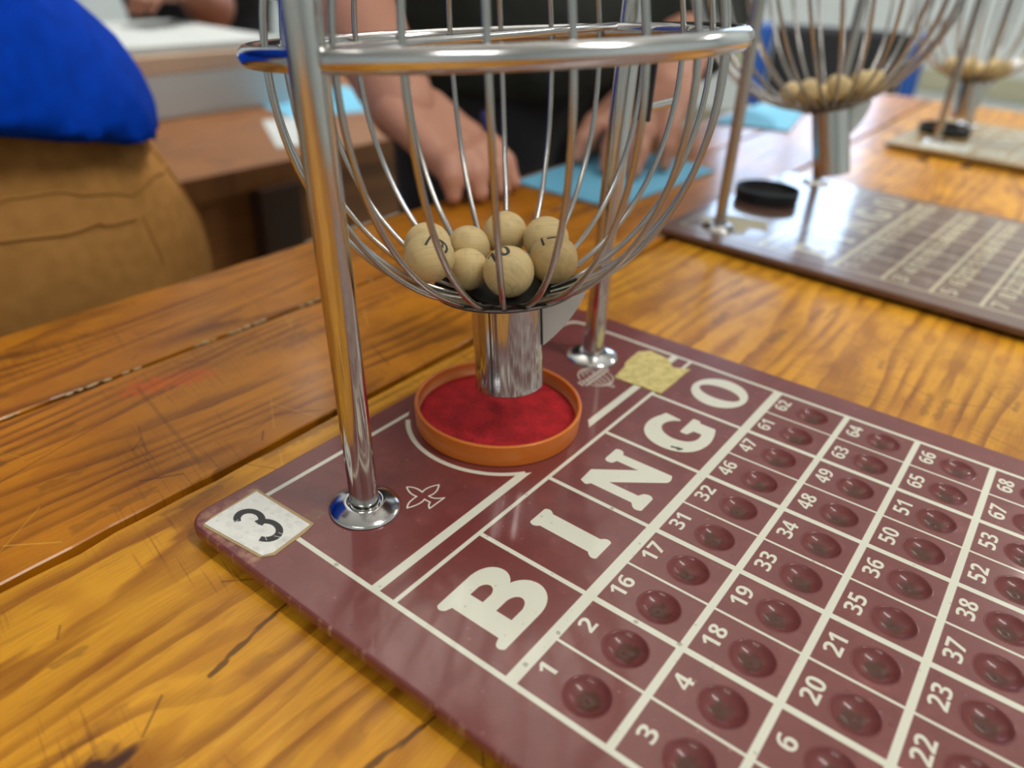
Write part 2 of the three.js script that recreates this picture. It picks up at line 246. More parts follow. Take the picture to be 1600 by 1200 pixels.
// ---------------------------------------------------------------- bingo games
const VCOL = [0, 0.766, 1.476, 2.171, 2.87, 3.57, 4.27, 4.97, 5.67], BX0 = -0.45, BX1 = 5.38, BZ0 = -3.06, BZ1 = 6.1, BT = 0.11;
const cellAt = (n) => { const L = Math.floor((n - 1) / 15), k = (n - 1) % 15, c = k >> 1, last = c === 7; return { u: L + (last ? 0.5 : 0.25 + 0.5 * (k & 1)), v0: VCOL[c], w: VCOL[c + 1] - VCOL[c] }; };
const wellAt = (n) => { const c = cellAt(n); return [c.u - 0.012, c.v0 + c.w * 0.605]; };
function printTex(size, bg, ink, detail) {
  const cv = document.createElement('canvas'); cv.width = cv.height = size; const x = cv.getContext('2d'), kx = size / (BX1 - BX0), ky = size / (BZ1 - BZ0);
  x.fillStyle = bg; x.fillRect(0, 0, size, size); x.setTransform(kx, 0, 0, ky, -BX0 * kx, -BZ0 * ky);
  const line = (a, b, c, d, w) => { x.lineWidth = w; x.beginPath(); x.moveTo(a, b); x.lineTo(c, d); x.stroke(); };
  const r = rng(5);
  const spot = (u, v, rad, col) => { x.fillStyle = col; x.beginPath(); for (let i = 0; i <= 10; i++) { const a = i / 10 * 6.283, q = rad * (0.7 + 0.5 * r()); x.lineTo(u + q * Math.cos(a), v + q * Math.sin(a)); } x.fill(); };
  for (let i = 0; i < (detail ? 1500 : 200); i++) spot(BX0 + 5.83 * r(), BZ0 + 9.16 * r(), 0.03 + 0.09 * r(), r() < 0.55 ? 'rgba(255,190,190,0.028)' : 'rgba(40,0,0,0.035)');
  if (detail) for (let i = 0; i < 500; i++) spot(BX0 + 5.83 * r(), BZ0 + 9.16 * r(), 0.006 + 0.008 * r(), r() < 0.5 ? 'rgba(240,190,190,0.22)' : 'rgba(30,8,8,0.3)');
  x.strokeStyle = x.fillStyle = ink; x.lineCap = 'butt';
  // frame with rounded corners at the pole end, rails, letter cells
  x.lineWidth = 0.045; x.lineJoin = 'round'; x.beginPath(); x.moveTo(0, VCOL[8]); x.lineTo(0, -2.8); x.lineTo(4.78, -2.8); x.quadraticCurveTo(5, -2.8, 5, -2.58); x.lineTo(5, VCOL[8]); x.closePath(); x.stroke();
  line(0, -1.285, 5, -1.285, 0.085); line(0, -1.082, 5, -1.082, 0.04); line(0, 0, 5, 0, 0.095);
  for (let i = 1; i < 5; i++) { line(i, -1.082, i, 0, 0.045); line(i, 0, i, VCOL[8], 0.055); }
  for (let i = 1; i < 8; i++) line(0, VCOL[i], 5, VCOL[i], 0.06);
  for (let i = 0; i < 5; i++) line(i + 0.5, 0, i + 0.5, VCOL[7], 0.024);
  // ring round the tray: maroon disc edged with a pale line
  x.fillStyle = bg; x.beginPath(); x.arc(2.46, -2.03, 0.93, 0, 6.2832); x.fill(); x.lineWidth = 0.05; x.beginPath(); x.arc(2.46, -2.03, 0.925, 2.2, 3.99); x.stroke(); x.beginPath(); x.arc(2.46, -2.03, 0.9, 0, 6.2832); x.fill(); x.fillStyle = ink;
  // BINGO
  x.textAlign = 'center'; x.textBaseline = 'alphabetic';
  const slab = (pts, c) => { x.beginPath(); for (const [t, ...q] of pts) t === 'M' ? x.moveTo(...q) : t === 'L' ? x.lineTo(...q) : t === 'Q' ? x.quadraticCurveTo(...q) : t === 'C' ? x.bezierCurveTo(...q) : x.closePath(); x.fillStyle = c; x.fill(); if (c === ink) { x.lineWidth = 0.035; x.stroke(); } };
  x.lineJoin = 'round';
  slab([['M', 0.2, -0.8], ['L', 0.58, -0.81], ['C', 0.82, -0.80, 0.84, -0.58, 0.66, -0.54], ['C', 0.90, -0.50, 0.90, -0.22, 0.62, -0.2], ['L', 0.2, -0.2], ['Q', 0.17, -0.23, 0.2, -0.25], ['L', 0.26, -0.27], ['L', 0.26, -0.73], ['L', 0.2, -0.75], ['Q', 0.17, -0.78, 0.2, -0.8], ['Z']], ink);
  slab([['M', 0.43, -0.7], ['L', 0.53, -0.7], ['C', 0.62, -0.68, 0.62, -0.6, 0.53, -0.58], ['L', 0.43, -0.58], ['Z']], bg);
  slab([['M', 0.43, -0.45], ['L', 0.56, -0.45], ['C', 0.68, -0.43, 0.68, -0.33, 0.56, -0.31], ['L', 0.43, -0.31], ['Z']], bg);
  slab([['M', 1.40, -0.83], ['L', 1.60, -0.83], ['Q', 1.63, -0.80, 1.58, -0.76], ['L', 1.575, -0.26], ['Q', 1.63, -0.22, 1.60, -0.19], ['L', 1.38, -0.19], ['Q', 1.36, -0.22, 1.415, -0.26], ['L', 1.42, -0.76], ['Q', 1.37, -0.80, 1.40, -0.83], ['Z']], ink);
  slab([['M', 2.18, -0.82], ['L', 2.36, -0.83], ['L', 2.66, -0.45], ['L', 2.66, -0.74], ['L', 2.60, -0.76], ['Q', 2.58, -0.81, 2.62, -0.82], ['L', 2.80, -0.82], ['Q', 2.82, -0.78, 2.79, -0.76], ['L', 2.75, -0.74], ['L', 2.76, -0.22], ['Q', 2.70, -0.19, 2.66, -0.21], ['L', 2.29, -0.66], ['L', 2.29, -0.30], ['L', 2.35, -0.27], ['Q', 2.38, -0.22, 2.34, -0.20], ['L', 2.15, -0.20], ['Q', 2.12, -0.24, 2.16, -0.27], ['L', 2.20, -0.30], ['L', 2.20, -0.74], ['L', 2.16, -0.77], ['Z']], ink);
  slab([['M', 3.73, -0.76], ['L', 3.71, -0.60], ['C', 3.62, -0.76, 3.38, -0.76, 3.34, -0.51], ['C', 3.34, -0.27, 3.52, -0.25, 3.63, -0.29], ['L', 3.63, -0.40], ['L', 3.53, -0.43], ['L', 3.53, -0.48], ['L', 3.82, -0.48], ['L', 3.82, -0.43], ['L', 3.78, -0.41], ['L', 3.78, -0.24], ['C', 3.50, -0.12, 3.16, -0.18, 3.16, -0.51], ['C', 3.17, -0.80, 3.45, -0.88, 3.66, -0.78], ['Z']], ink);
  x.beginPath(); x.ellipse(4.53, -0.51, 0.325, 0.31, 0, 0, 6.2832); x.ellipse(4.53, -0.51, 0.135, 0.235, 0, 0, 6.2832, true); x.fillStyle = ink; x.fill('evenodd');
  // numbers, reading along the row of letters
  const tk = 100; x.save(); x.fillStyle = ink;
  for (let n = 1; n <= 75; n++) { const c = cellAt(n); x.save(); x.translate(c.u, c.v0 + (detail ? 0.2 : 0.33)); x.scale(1 / tk * (detail ? 1.2 : 1.4), 1 / tk); x.font = detail ? 'bold 18px sans-serif' : 'bold 34px sans-serif'; x.fillText(String(n), 0, 0); x.restore(); }
  x.restore();
  if (detail) {
    // four-petal flower mark beside the near pole
    x.strokeStyle = ink; x.lineWidth = 0.016; x.beginPath();
    const F = [[1.051, -1.965], [1.108, -1.905, 1.087, -1.809], [1.163, -1.835, 1.261, -1.769], [1.168, -1.695, 1.084, -1.729], [1.075, -1.66, 1.156, -1.609], [1.06, -1.609, 0.964, -1.609], [0.985, -1.65, 1.029, -1.661], [1.025, -1.69, 1.028, -1.728], [0.964, -1.70, 0.844, -1.758], [0.90, -1.815, 1.011, -1.804], [0.99, -1.88, 1.051, -1.965]];
    x.moveTo(...F[0]); for (const q of F.slice(1)) x.quadraticCurveTo(...q); x.stroke();
    // small emblem of a ball cage with a name across it beside the far pole
    x.save(); x.translate(3.90, -1.75); x.rotate(0.25); x.lineWidth = 0.013; for (const k of [0.19, 0.11, 0.035]) { x.beginPath(); x.ellipse(0, 0, k, 0.21, 0, 0, 6.2832); x.stroke(); }
    x.beginPath(); x.ellipse(0.01, 0.245, 0.022, 0.035, 0, 0, 6.2832); x.stroke(); x.rotate(-0.25);
    x.fillStyle = bg; x.fillRect(-0.245, -0.10, 0.5, 0.145); x.fillStyle = ink; x.save(); x.translate(0.005, 0.0); x.scale(0.0125, 0.01); x.font = 'italic bold 11px serif'; x.fillText('Dandolo', 0, 0); x.restore(); x.fillRect(-0.245, 0.014, 0.5, 0.02); x.restore();
    // black scuff on the G, breaks and grime on the pale print, glue marks near the corner
    for (const [u, v] of [[3.215, -0.43], [3.225, -0.40], [3.235, -0.375], [3.215, -0.36], [3.24, -0.345]]) spot(u, v, 0.018, 'rgba(24,26,20,0.85)');
    for (let i = 0; i < 900; i++) { const u = -0.02 + 5.04 * r(), v = -2.82 + 8.4 * r(); spot(u, v, 0.004 + 0.012 * r() * r(), 'rgba(120,110,84,0.30)'); }
    for (const [u, v] of [[0.55, 0.02], [0.18, 0.0], [1.0, 0.4], [1.02, 0.74], [2.0, -0.4], [0.0, -1.7]]) spot(u, v, 0.02, 'rgba(90,80,60,0.4)');
    for (let i = 0; i < 60; i++) { const a = r(); spot(-0.41 + 0.6 * a + 0.05 * r(), -2.98 + 0.12 * r() * (1 + a), 0.02 + 0.03 * r(), 'rgba(196,164,120,0.16)'); spot(-0.42 + 0.1 * r(), -2.9 + 0.75 * a, 0.02 + 0.02 * r(), 'rgba(196,164,120,0.15)'); spot(0.2 + 0.16 * r(), -2.35 + 0.12 * r(), 0.018, 'rgba(120,100,60,0.16)'); }
    for (let i = 0; i < 60; i++) spot(BX0 + 0.03 * r() * r(), BZ0 + 9.1 * r(), 0.008 + 0.018 * r(), 'rgba(176,150,120,0.4)');
  }
  x.setTransform(1, 0, 0, 1, 0, 0);
  const t = new THREE.CanvasTexture(cv); t.colorSpace = THREE.SRGBColorSpace; t.flipY = false; t.anisotropy = 8; return t;
}
function boardGeo(wells) {
  const rad = 0.2, out = new THREE.Shape(), inset = 0.03, pt = [];
  for (const [cx, cz, a0] of [[BX0 + rad, BZ0 + rad, Math.PI], [BX1 - rad, BZ0 + rad, 1.5 * Math.PI], [BX1 - rad, BZ1 - rad, 0], [BX0 + rad, BZ1 - rad, 0.5 * Math.PI]]) for (let i = 0; i <= 6; i++) { const a = a0 + i / 6 * Math.PI / 2; pt.push([cx, cz, Math.cos(a), Math.sin(a)]); }
  const ring = (r) => pt.map(([cx, cz, c, s]) => [cx + (rad - r) * c, cz + (rad - r) * s]);
  out.setFromPoints(ring(inset).map(([a, b]) => new THREE.Vector2(a, b)));
  for (const [u, v] of wells) { const h = new THREE.Path(); h.absarc(u, v, 0.165, 0, 6.2832, true); out.holes.push(h); }
  const top = new THREE.ShapeGeometry(out, 14), pos = [], nor = [], idx = []; { const p = top.attributes.position; for (let i = 0; i < p.count; i++) { pos.push(p.getX(i), 0, p.getY(i)); nor.push(0, 1, 0); } const q = top.index.array; for (let i = 0; i < q.length; i += 3) idx.push(q[i], q[i + 2], q[i + 1]); }
  const prof = [[inset, 0, 0, 1], [0.01, -0.008, 0.5, 0.86], [0, -0.028, 1, 0], [0, -BT + 0.02, 1, 0], [0.02, -BT, 0, -1]], rows = prof.map(([d, h, ho, up]) => { const b = pos.length / 3; ring(d).forEach(([a, c], i) => { pos.push(a, h, c); nor.push(pt[i][2] * ho, up, pt[i][3] * ho); }); return b; }), n = pt.length;
  for (let k = 0; k + 1 < rows.length; k++) for (let i = 0; i < n; i++) { const j = (i + 1) % n, [a, b, c, d] = [rows[k] + i, rows[k] + j, rows[k + 1] + j, rows[k + 1] + i]; idx.push(a, b, c, a, c, d); }
  { const b = rows[rows.length - 1]; for (let i = 1; i + 1 < n; i++) idx.push(b, b + i, b + i + 1); }
  const uv = []; for (let i = 0; i < pos.length; i += 3) { uv.push((pos[i] - BX0) / (BX1 - BX0), (pos[i + 2] - BZ0) / (BZ1 - BZ0)); pos[i] *= S; pos[i + 1] = (pos[i + 1] - TB) * S; pos[i + 2] *= S; }
  const g = new THREE.BufferGeometry(); g.setAttribute('position', new THREE.Float32BufferAttribute(pos, 3)); g.setAttribute('normal', new THREE.Float32BufferAttribute(nor, 3)); g.setAttribute('uv', new THREE.Float32BufferAttribute(uv, 2)); g.setIndex(idx);
  return g;
}
function makeGame(o) {
  const L = (u, h, v) => new THREE.Vector3(u * S, (h - TB) * S, v * S), t = thing('bingo_game', o.label, 'bingo game', V(o.at[0], TB, o.at[1]), o.turn ?? 0);
  const wells = o.wells ? Array.from({ length: 75 }, (_, i) => wellAt(i + 1)) : [];
  const board = obj('board', boardGeo(wells), phy(0xffffff, { map: o.print, roughness: o.rough ?? 0.34, clearcoat: 0.7, clearcoatRoughness: o.coat ?? 0.1 }), t);
  board.userData.label = o.boardLabel;
  for (const [u, v] of [[0, -2.6], [4.9, -2.6], [0, 5.6], [4.9, 5.6]]) obj('foot', cyl(0.12 * S, 0.11 * S, (-TB - BT) * S, u * S, (-TB - BT) / 2 * S, v * S, 16), blackHole, board);
  if (o.wells) {
    const prof = [[0, -0.054], [0.012, -0.055], [0.02, -0.059], [0.05, -0.057], [0.085, -0.048], [0.117, -0.033], [0.139, -0.018], [0.151, -0.006], [0.16, 0.002], [0.167, 0.003], [0.174, 0]];
    const wg = new THREE.LatheGeometry(prof.map(([a, b]) => new THREE.Vector2(a * S, b * S)), 26); { const p = wg.attributes.position, uv = wg.attributes.uv; for (let i = 0; i < p.count; i++) uv.setXY(i, 0.5 + p.getX(i) / (0.36 * S), 0.5 + p.getZ(i) / (0.36 * S)); }
    const r = rng(31), mats = [0, 1, 2, 3, 4].map((k) => { const q = createNoise2D(rng(300 + k)), c = o.bg, ox = (r() - 0.5) * 0.08, oy = (r() - 0.5) * 0.08, big = 0.14 + 0.07 * r();
      return phy(0xffffff, { map: dataTex(96, 96, (x, y) => { const a = x / 96 - 0.5 - ox, b = y / 96 - 0.5 - oy, d = Math.hypot(a, b) + 0.05 * q(a * 4, b * 4) + 0.035 * q(a * 22, b * 22), w = (1 - ss(big, big + 0.07, d)) * (0.75 + 0.25 * q(a * 40, b * 40)); let k2 = mix3(c, [66, 48, 34], cl(w * 0.78, 0, 1)); if (Math.hypot(a + 0.02, b) < 0.022 + 0.015 * q(a * 30, b * 30)) k2 = mix3(k2, [40, 32, 26], 0.7); const s = 6 * q(a * 60, b * 60); return [cl(k2[0] + s), cl(k2[1] + s), cl(k2[2] + s)]; }), roughness: 0.5, specularIntensity: 0.5, clearcoat: 0.3, clearcoatRoughness: 0.14 }); });
    wells.forEach(([u, v], i) => { const w = obj('well', wg, mats[(i * 7 + (i >> 2)) % 5], board); w.position.set(u * S, -TB * S, v * S); w.rotation.y = (i * 37 % 4) * Math.PI / 2; });
  }
  // poles with domed flanges
  const P = o.pole, topH = o.topH;
  for (const [a, b] of P) {
    const p0 = L(a[0], 0.05, a[1]), p1 = L(b[0], topH, b[1]), pole = obj('pole', tube([p0, p0.clone().lerp(p1, 0.5), p1], (o.poleR ?? 0.122) * S, 2, 24), o.poleMat ?? chromeWorn, t);
    obj('flange', lathe(sc([[0.0, 0.0], [0.30, 0.0], [0.305, 0.012], [0.29, 0.03], [0.24, 0.055], [0.18, 0.075], [0.15, 0.085], [0.142, 0.07], [0.142, 0.03], [0, 0.03]]), 40).translate(a[0] * S, -TB * S, a[1] * S), chrome, pole);
    obj('pole_cap', lathe(sc([[0.122, 0], [0.135, 0.01], [0.135, 0.05], [0.1, 0.1], [0.04, 0.125], [0, 0.13]]), 24).translate(p1.x, p1.y - 0.001, p1.z), chrome, pole);
  }
  // cage: a Group pivoting on the axle between the poles
  const c = new THREE.Group(); c.name = 'cage'; c.position.copy(L(o.c[0], o.c[1], o.c[2])); c.rotation.x = o.swing; t.add(c);
  const k = o.k ?? 1, a = 1.78 * k, b = 2.0 * k, cp = (th, ph) => new THREE.Vector3(a * Math.sin(th) * Math.cos(ph) * S, -b * Math.cos(th) * S, a * Math.sin(th) * Math.sin(ph) * S);
  const NW = o.wires ?? 22, ph0 = Math.atan2(0.6, -0.8);
  for (let i = 0; i < NW; i++) {
    const ph = ph0 + i / NW * 2 * Math.PI, pts = []; for (let j = 0; j <= 26; j++) pts.push(cp(0.235 + (Math.PI - 0.235 - 0.2) * j / 26, ph));
    obj('wire', tube(pts, 0.026 * S * (k > 1 ? 1.15 : 1), 44, 7), wireMat, c);
  }
  const torus = (r, y, m, tilt = 0) => new THREE.TorusGeometry(r * S, m * S, 12, 96).rotateX(Math.PI / 2).rotateZ(tilt).translate(0, y * S, 0);
  obj('hoop', torus(a + 0.1, 0.12 * k, 0.08), chrome, c);
  obj('hoop', torus(a * 0.965, 0.62 * k, 0.05, 0.02).rotateX(-0.05), chrome, c);
  obj('top_cap', lathe(sc([[0, -0.02], [0.36 * k, -0.05], [0.40 * k, -0.08], [0.36 * k, 0.01], [0.2, 0.05], [0, 0.06]]), 32).translate(0, b * 0.985 * S, 0), chrome, c);
  const yb = -b + 0.02;   // throat: dish, spout, flap
  obj('dish', lathe([[0.30, 0.0], [0.34, 0.02], [0.42, 0.035], [0.55, 0.085], [0.66, 0.13], [0.67, 0.15], [0.655, 0.155], [0.54, 0.115], [0.42, 0.065], [0.34, 0.05], [0.31, 0.05], [0.30, 0.0]].map(([p, q]) => [p * S, (yb + q - 0.06) * S]), 48), darkMetal, c);
  obj('valve_plate', cyl(0.31 * S, 0.31 * S, 0.02 * S, 0, (yb + 0.02) * S, 0, 32), blackHole, c);
  const sp = obj('spout', lathe([[0.318, 0.0], [0.325, 0.0], [0.333, -0.02], [0.325, -0.04], [0.325, -0.86 * k], [0.329, -0.875 * k], [0.325, -0.885 * k], [0.305, -0.885 * k], [0.305, 0]].map(([p, q]) => [p * S, (yb - 0.02 + q) * S]), 56), o.spoutMat ?? spoutChrome, c);
  obj('seam', bx(0.012 * S, 0.84 * S, 0.006 * S, 0, (yb - 0.46) * S, 0.327 * S).rotateY(-1.41), darkMetal, sp);
  // release flap: a pale sheet-metal tongue hinged under the dish
  const fs = new THREE.Shape(); fs.moveTo(0, 0); fs.quadraticCurveTo(0.22 * S, 0.14 * S, 0.40 * S, 0.14 * S); fs.quadraticCurveTo(0.43 * S, 0.12 * S, 0.42 * S, 0.05 * S); fs.quadraticCurveTo(0.3 * S, -0.22 * S, 0, -0.42 * S); fs.closePath();
  const flap = obj('release_flap', new THREE.ExtrudeGeometry(fs, { depth: 0.03 * S, bevelEnabled: true, bevelSize: 0.006 * S, bevelThickness: 0.006 * S, bevelSegments: 1 }).rotateY(-0.62).translate(0.15 * S, (yb - 0.06) * S, 0.29 * S), phy(lin(0.62, 0.64, 0.62), { metalness: 0.7, roughness: 0.42 }), c);
  flap.userData.label = 'pale sheet-metal release flap';
  obj('flap_pin', cyl(0.018 * S, 0.018 * S, 0.12 * S, 0.2 * S, (yb - 0.09) * S, 0.33 * S, 10), chrome, c);
  // axle stubs and crank
  obj('axle', new THREE.CylinderGeometry(0.035 * S, 0.035 * S, (o.pole[1][1][0] - o.pole[0][1][0]) * S, 12).rotateZ(Math.PI / 2).translate(((o.pole[1][1][0] + o.pole[0][1][0]) / 2 - o.c[0]) * S, 0.17 * k * S, 0), chrome, c);
  if (o.crank) {
    const cr = new THREE.Group(); cr.name = 'crank'; cr.position.copy(L(4.62, o.c[1] + 0.06, -1.98)); t.add(cr);
    obj('crank_arm', rb(0.05 * S, 0.86 * S, 0.2 * S, 0.015 * S, 0, -0.36 * S, 0.02 * S), std(lin(0.03, 0.03, 0.03), { roughness: 0.4 }), cr);
    obj('crank_handle', tube([new THREE.Vector3(0, -0.68 * S, 0), new THREE.Vector3(0.25 * S, -0.66 * S, 0.06 * S), new THREE.Vector3(0.48 * S, -0.64 * S, 0.12 * S)], 0.045 * S, 8, 10), chrome, cr);
    obj('crank_pin', new THREE.CylinderGeometry(0.05 * S, 0.05 * S, 0.45 * S, 12).rotateZ(Math.PI / 2).translate(-0.2 * S, 0, 0), chrome, cr);
  }
  return { t, board, cage: c };
}
const MAROON = '#753634', CREAM = '#dcdccb';
const G1 = makeGame({ label: 'maroon bingo board with chrome ball cage in the foreground', boardLabel: 'maroon board printed with BINGO and numbers', at: [0, 0], wells: true, bg: [113, 56, 55], print: printTex(2048, MAROON, CREAM, true), pole: [[[0.62, -2.04], [0.40, -2.06]], [[4.30, -2.05], [4.38, -2.06]]], topH: 4.05, c: [2.36, 3.43, -2.13], swing: -0.1, crank: true });
G1.cage.updateMatrixWorld(true); 
{ // paper sticker with the number 3, masking tape scrap
  const cv = document.createElement('canvas'); cv.width = cv.height = 256; const x = cv.getContext('2d'); x.fillStyle = '#e9e8e2'; x.fillRect(0, 0, 256, 256);
  const r = rng(77); for (let i = 0; i < 160; i++) { x.fillStyle = r() < 0.5 ? 'rgba(255,255,255,0.12)' : 'rgba(150,150,140,0.10)'; x.beginPath(); x.arc(256 * r(), 256 * r(), 3 + 14 * r(), 0, 6.3); x.fill(); }
  x.strokeStyle = '#121214'; x.lineWidth = 24; x.lineCap = 'butt'; x.beginPath(); x.arc(128, 92, 41, -2.75, 1.45); x.stroke(); x.beginPath(); x.arc(128, 168, 45, -1.5, 2.75); x.stroke();
  x.strokeStyle = '#e9e8e2'; x.lineWidth = 2.5; for (const [a, b, c, d] of [[80, 58, 90, 84], [84, 74, 98, 70], [96, 206, 104, 190], [128, 206, 140, 226], [150, 204, 156, 222]]) { x.beginPath(); x.moveTo(a, b); x.lineTo(c, d); x.stroke(); }
  const t = new THREE.CanvasTexture(cv); t.colorSpace = THREE.SRGBColorSpace; t.flipY = false;
  const flat = (pts, h, map) => { const s = new THREE.Shape(pts.map(([a, b]) => new THREE.Vector2(a * S, -b * S))), g = new THREE.ExtrudeGeometry(s, { depth: h * S, bevelEnabled: false }); g.rotateX(-Math.PI / 2).translate(0, -TB * S + 0.00003, 0); if (map) { const p = g.attributes.position, uv = g.attributes.uv; for (let i = 0; i < p.count; i++) uv.setXY(i, ...map(p.getX(i) / S, p.getZ(i) / S)); } return g; };
  obj('tape_backing', flat([[0.175, -2.93], [0.2, -2.2], [0.1, -2.17], [-0.24, -2.14], [-0.33, -2.21], [-0.40, -2.86], [-0.30, -2.90], [-0.1, -2.91]], 0.004), std(lin(0.46, 0.33, 0.16), { roughness: 0.5 }), G1.board).userData.label = 'brown tape edge under the sticker';
  obj('sticker', flat([[0.15, -2.9], [0.165, -2.21], [-0.23, -2.17], [-0.31, -2.21], [-0.38, -2.87], [-0.2, -2.885], [0, -2.89]], 0.009, (u, v) => [(u + 0.385) / 0.55, (v + 2.9) / 0.72]), phy(0xffffff, { map: t, roughness: 0.45, clearcoat: 0.5, clearcoatRoughness: 0.2 }), G1.board).userData.label = 'white sticker with a black 3';
  const q = createNoise2D(rng(8)), tm = dataTex(128, 128, (a, b) => { const v = 14 * q(a * 0.05, b * 0.05) + 12 * q(a * 0.2, b * 0.12); return [cl(204 + v), cl(188 + v), cl(122 + v)]; });
  const sh = []; for (const [a, b, c, d, n] of [[4.03, -1.58, 4.36, -1.62, 4], [4.36, -1.62, 4.40, -1.66, 1], [4.40, -1.66, 4.78, -1.68, 4], [4.78, -1.68, 4.90, -1.58, 2], [4.90, -1.58, 4.86, -1.32, 3], [4.86, -1.32, 4.70, -1.17, 3], [4.70, -1.17, 4.80, -1.0, 3], [4.80, -1.0, 4.06, -1.0, 6], [4.06, -1.0, 4.03, -1.58, 5]]) for (let i = 0; i < n; i++) sh.push([a + (c - a) * i / n + 0.014 * (r() - 0.5), b + (d - b) * i / n + 0.014 * (r() - 0.5)]);
  obj('masking_tape', flat(sh, 0.008, (u, v) => [u, v]), std(0xffffff, { map: tm, roughness: 0.75 }), G1.board).userData.label = 'yellowed scrap of masking tape';
}
// orange lid with red felt under the spout
function tray(label, at, r, wall, felt, name = 'ball_tray') {
  const t = thing(name, label, 'tray', at); 
  obj('rim', lathe(sc([[0, 0.0], [r - 0.01, 0.0], [r, 0.01], [r + 0.012, 0.215], [r + 0.006, 0.232], [r - 0.018, 0.232], [r - 0.03, 0.215], [r - 0.035, 0.045], [0, 0.04]]), 64), wall, t);
  if (felt) { const g = new THREE.CircleGeometry((r - 0.037) * S, 64, 0, 6.2832); const f = new THREE.CylinderGeometry((r - 0.037) * S, (r - 0.037) * S, 0.035 * S, 64).translate(0, 0.0625 * S, 0); obj('felt', f, felt, t); }
  return t;
}
const feltQ = createNoise2D(rng(21));
const feltMat = phy(0xffffff, { map: dataTex(512, 512, (x, y) => { const v = feltQ(x * 0.012, y * 0.012) * 0.5 + feltQ(x * 0.05, y * 0.05) * 0.35 + feltQ(x * 0.3, y * 0.3) * 0.25; let c = mix3([190, 26, 36], [152, 16, 24], ss(-0.6, 0.7, v)); if (feltQ(x * 0.16 + 9, y * 0.16) > 0.86) c = mix3(c, [60, 10, 12], 0.5); return c.map((k) => cl(k + 14 * (R() - 0.5))); }), roughness: 0.95, sheen: 0.6, sheenRoughness: 0.5, sheenColor: lin(0.5, 0.06, 0.08) });
feltMat.bumpMap = dataTex(256, 256, () => { const v = 255 * R(); return [v, v, v]; }, false); feltMat.bumpScale = 0.0003;
tray('orange plastic lid lined with red felt under the chrome spout', V(2.47, 0.001, -2.05), 0.838, phy(lin(0.66, 0.165, 0.014), { roughness: 0.42, clearcoat: 0.15 }), feltMat);

// ---------------------------------------------------------------- wooden balls
function ballTex(seed, mark) {
  const cv = document.createElement('canvas'); cv.width = 512; cv.height = 256; const x = cv.getContext('2d'), r = rng(seed);
  x.fillStyle = '#dac089'; x.fillRect(0, 0, 512, 256);
  for (let i = 0; i < 420; i++) { x.fillStyle = ['rgba(120,90,50,0.07)', 'rgba(230,205,160,0.08)', 'rgba(90,80,60,0.06)'][i % 3]; const y = 256 * r(); x.fillRect(512 * r(), y, 40 + 200 * r(), 1 + 2 * r()); }
  for (let i = 0; i < 40; i++) { x.fillStyle = 'rgba(80,70,56,0.07)'; x.beginPath(); x.ellipse(512 * r(), 256 * r(), 6 + 26 * r(), 4 + 14 * r(), r() * 3, 0, 6.3); x.fill(); }
  if (mark) { x.save(); x.translate(128, 128); x.rotate(mark[1]); x.fillStyle = x.strokeStyle = '#35312a'; x.font = 'bold 76px sans-serif'; x.textAlign = 'center'; x.textBaseline = 'middle'; x.fillText(mark[0], 0, 0); if (mark[2]) { x.lineWidth = 8; x.beginPath(); x.moveTo(-30, 44); x.lineTo(30, 44); x.stroke(); } x.restore(); }
  const t = new THREE.CanvasTexture(cv); t.colorSpace = THREE.SRGBColorSpace; return t;
}
// position in cage coordinates, radius, mark and where on the ball it shows (right, up, towards the camera)
const BALLS = [
  ['wooden ball marked 6 at the left front of the pile', [-0.655, -1.50, -0.292], 0.214, ['6', 2.2, 1], [0.55, 0.35, 0.75]],
  ['wooden ball half hidden at the far left of the pile', [-0.349, -1.53, -0.60], 0.213, null, [0, 0, 1]],
  ['plain wooden ball at the back left, behind the small ball', [0.108, -1.646, -0.518], 0.205, null, [0, 0, 1]],
  ['plain wooden ball at the top back of the pile', [0.501, -1.586, -0.38], 0.212, null, [0, 0, 1]],
  ['wooden ball at the right back, behind the darker ball', [0.587, -1.605, 0.041], 0.215, null, [0, 0, 1]],
  ['darker wooden ball with a 1 at the right front of the pile', [0.273, -1.668, 0.342], 0.22, ['1', 1.5, 1], [0.02, 0.82, 0.57]],
  ['smallest plain wooden ball in the middle of the front row', [-0.196, -1.733, -0.275], 0.19, null, [0, 0, 1]],
  ['wooden ball marked 10 at the front centre of the pile', [-0.127, -1.704, 0.14], 0.226, ['10', -0.7, 0], [-0.42, 0.62, 0.66]],
];
const cr = new THREE.Vector3(0.60643, 0.04563, 0.79382), cu = new THREE.Vector3(0.37666, 0.86274, -0.33734), cb = new THREE.Vector3(-0.70026, 0.50358, 0.50601);
BALLS.forEach(([label, p, r, mark, dir], i) => {
  const w = G1.cage.localToWorld(new THREE.Vector3(...p).multiplyScalar(S)), m = phy(i === 5 ? lin(0.78, 0.72, 0.64) : 0xffffff, { map: ballTex(500 + i, mark), roughness: 0.55, clearcoat: 0.12, clearcoatRoughness: 0.4 });
  const b = obj('wooden_ball', new THREE.SphereGeometry(r * S, 40, 28), m); tag(b, label, 'ball', 'wooden balls in the front cage'); b.position.copy(w);
  // uv centre of the mark (u = 0.25) faces +z of the sphere: turn it to the wanted direction
  const z = cr.clone().multiplyScalar(dir[0]).addScaledVector(cu, dir[1]).addScaledVector(cb, dir[2]).normalize(), xx = new THREE.Vector3().crossVectors(cu, z).normalize(), yy = new THREE.Vector3().crossVectors(z, xx);
  b.quaternion.setFromRotationMatrix(new THREE.Matrix4().makeBasis(xx, yy, z));
});

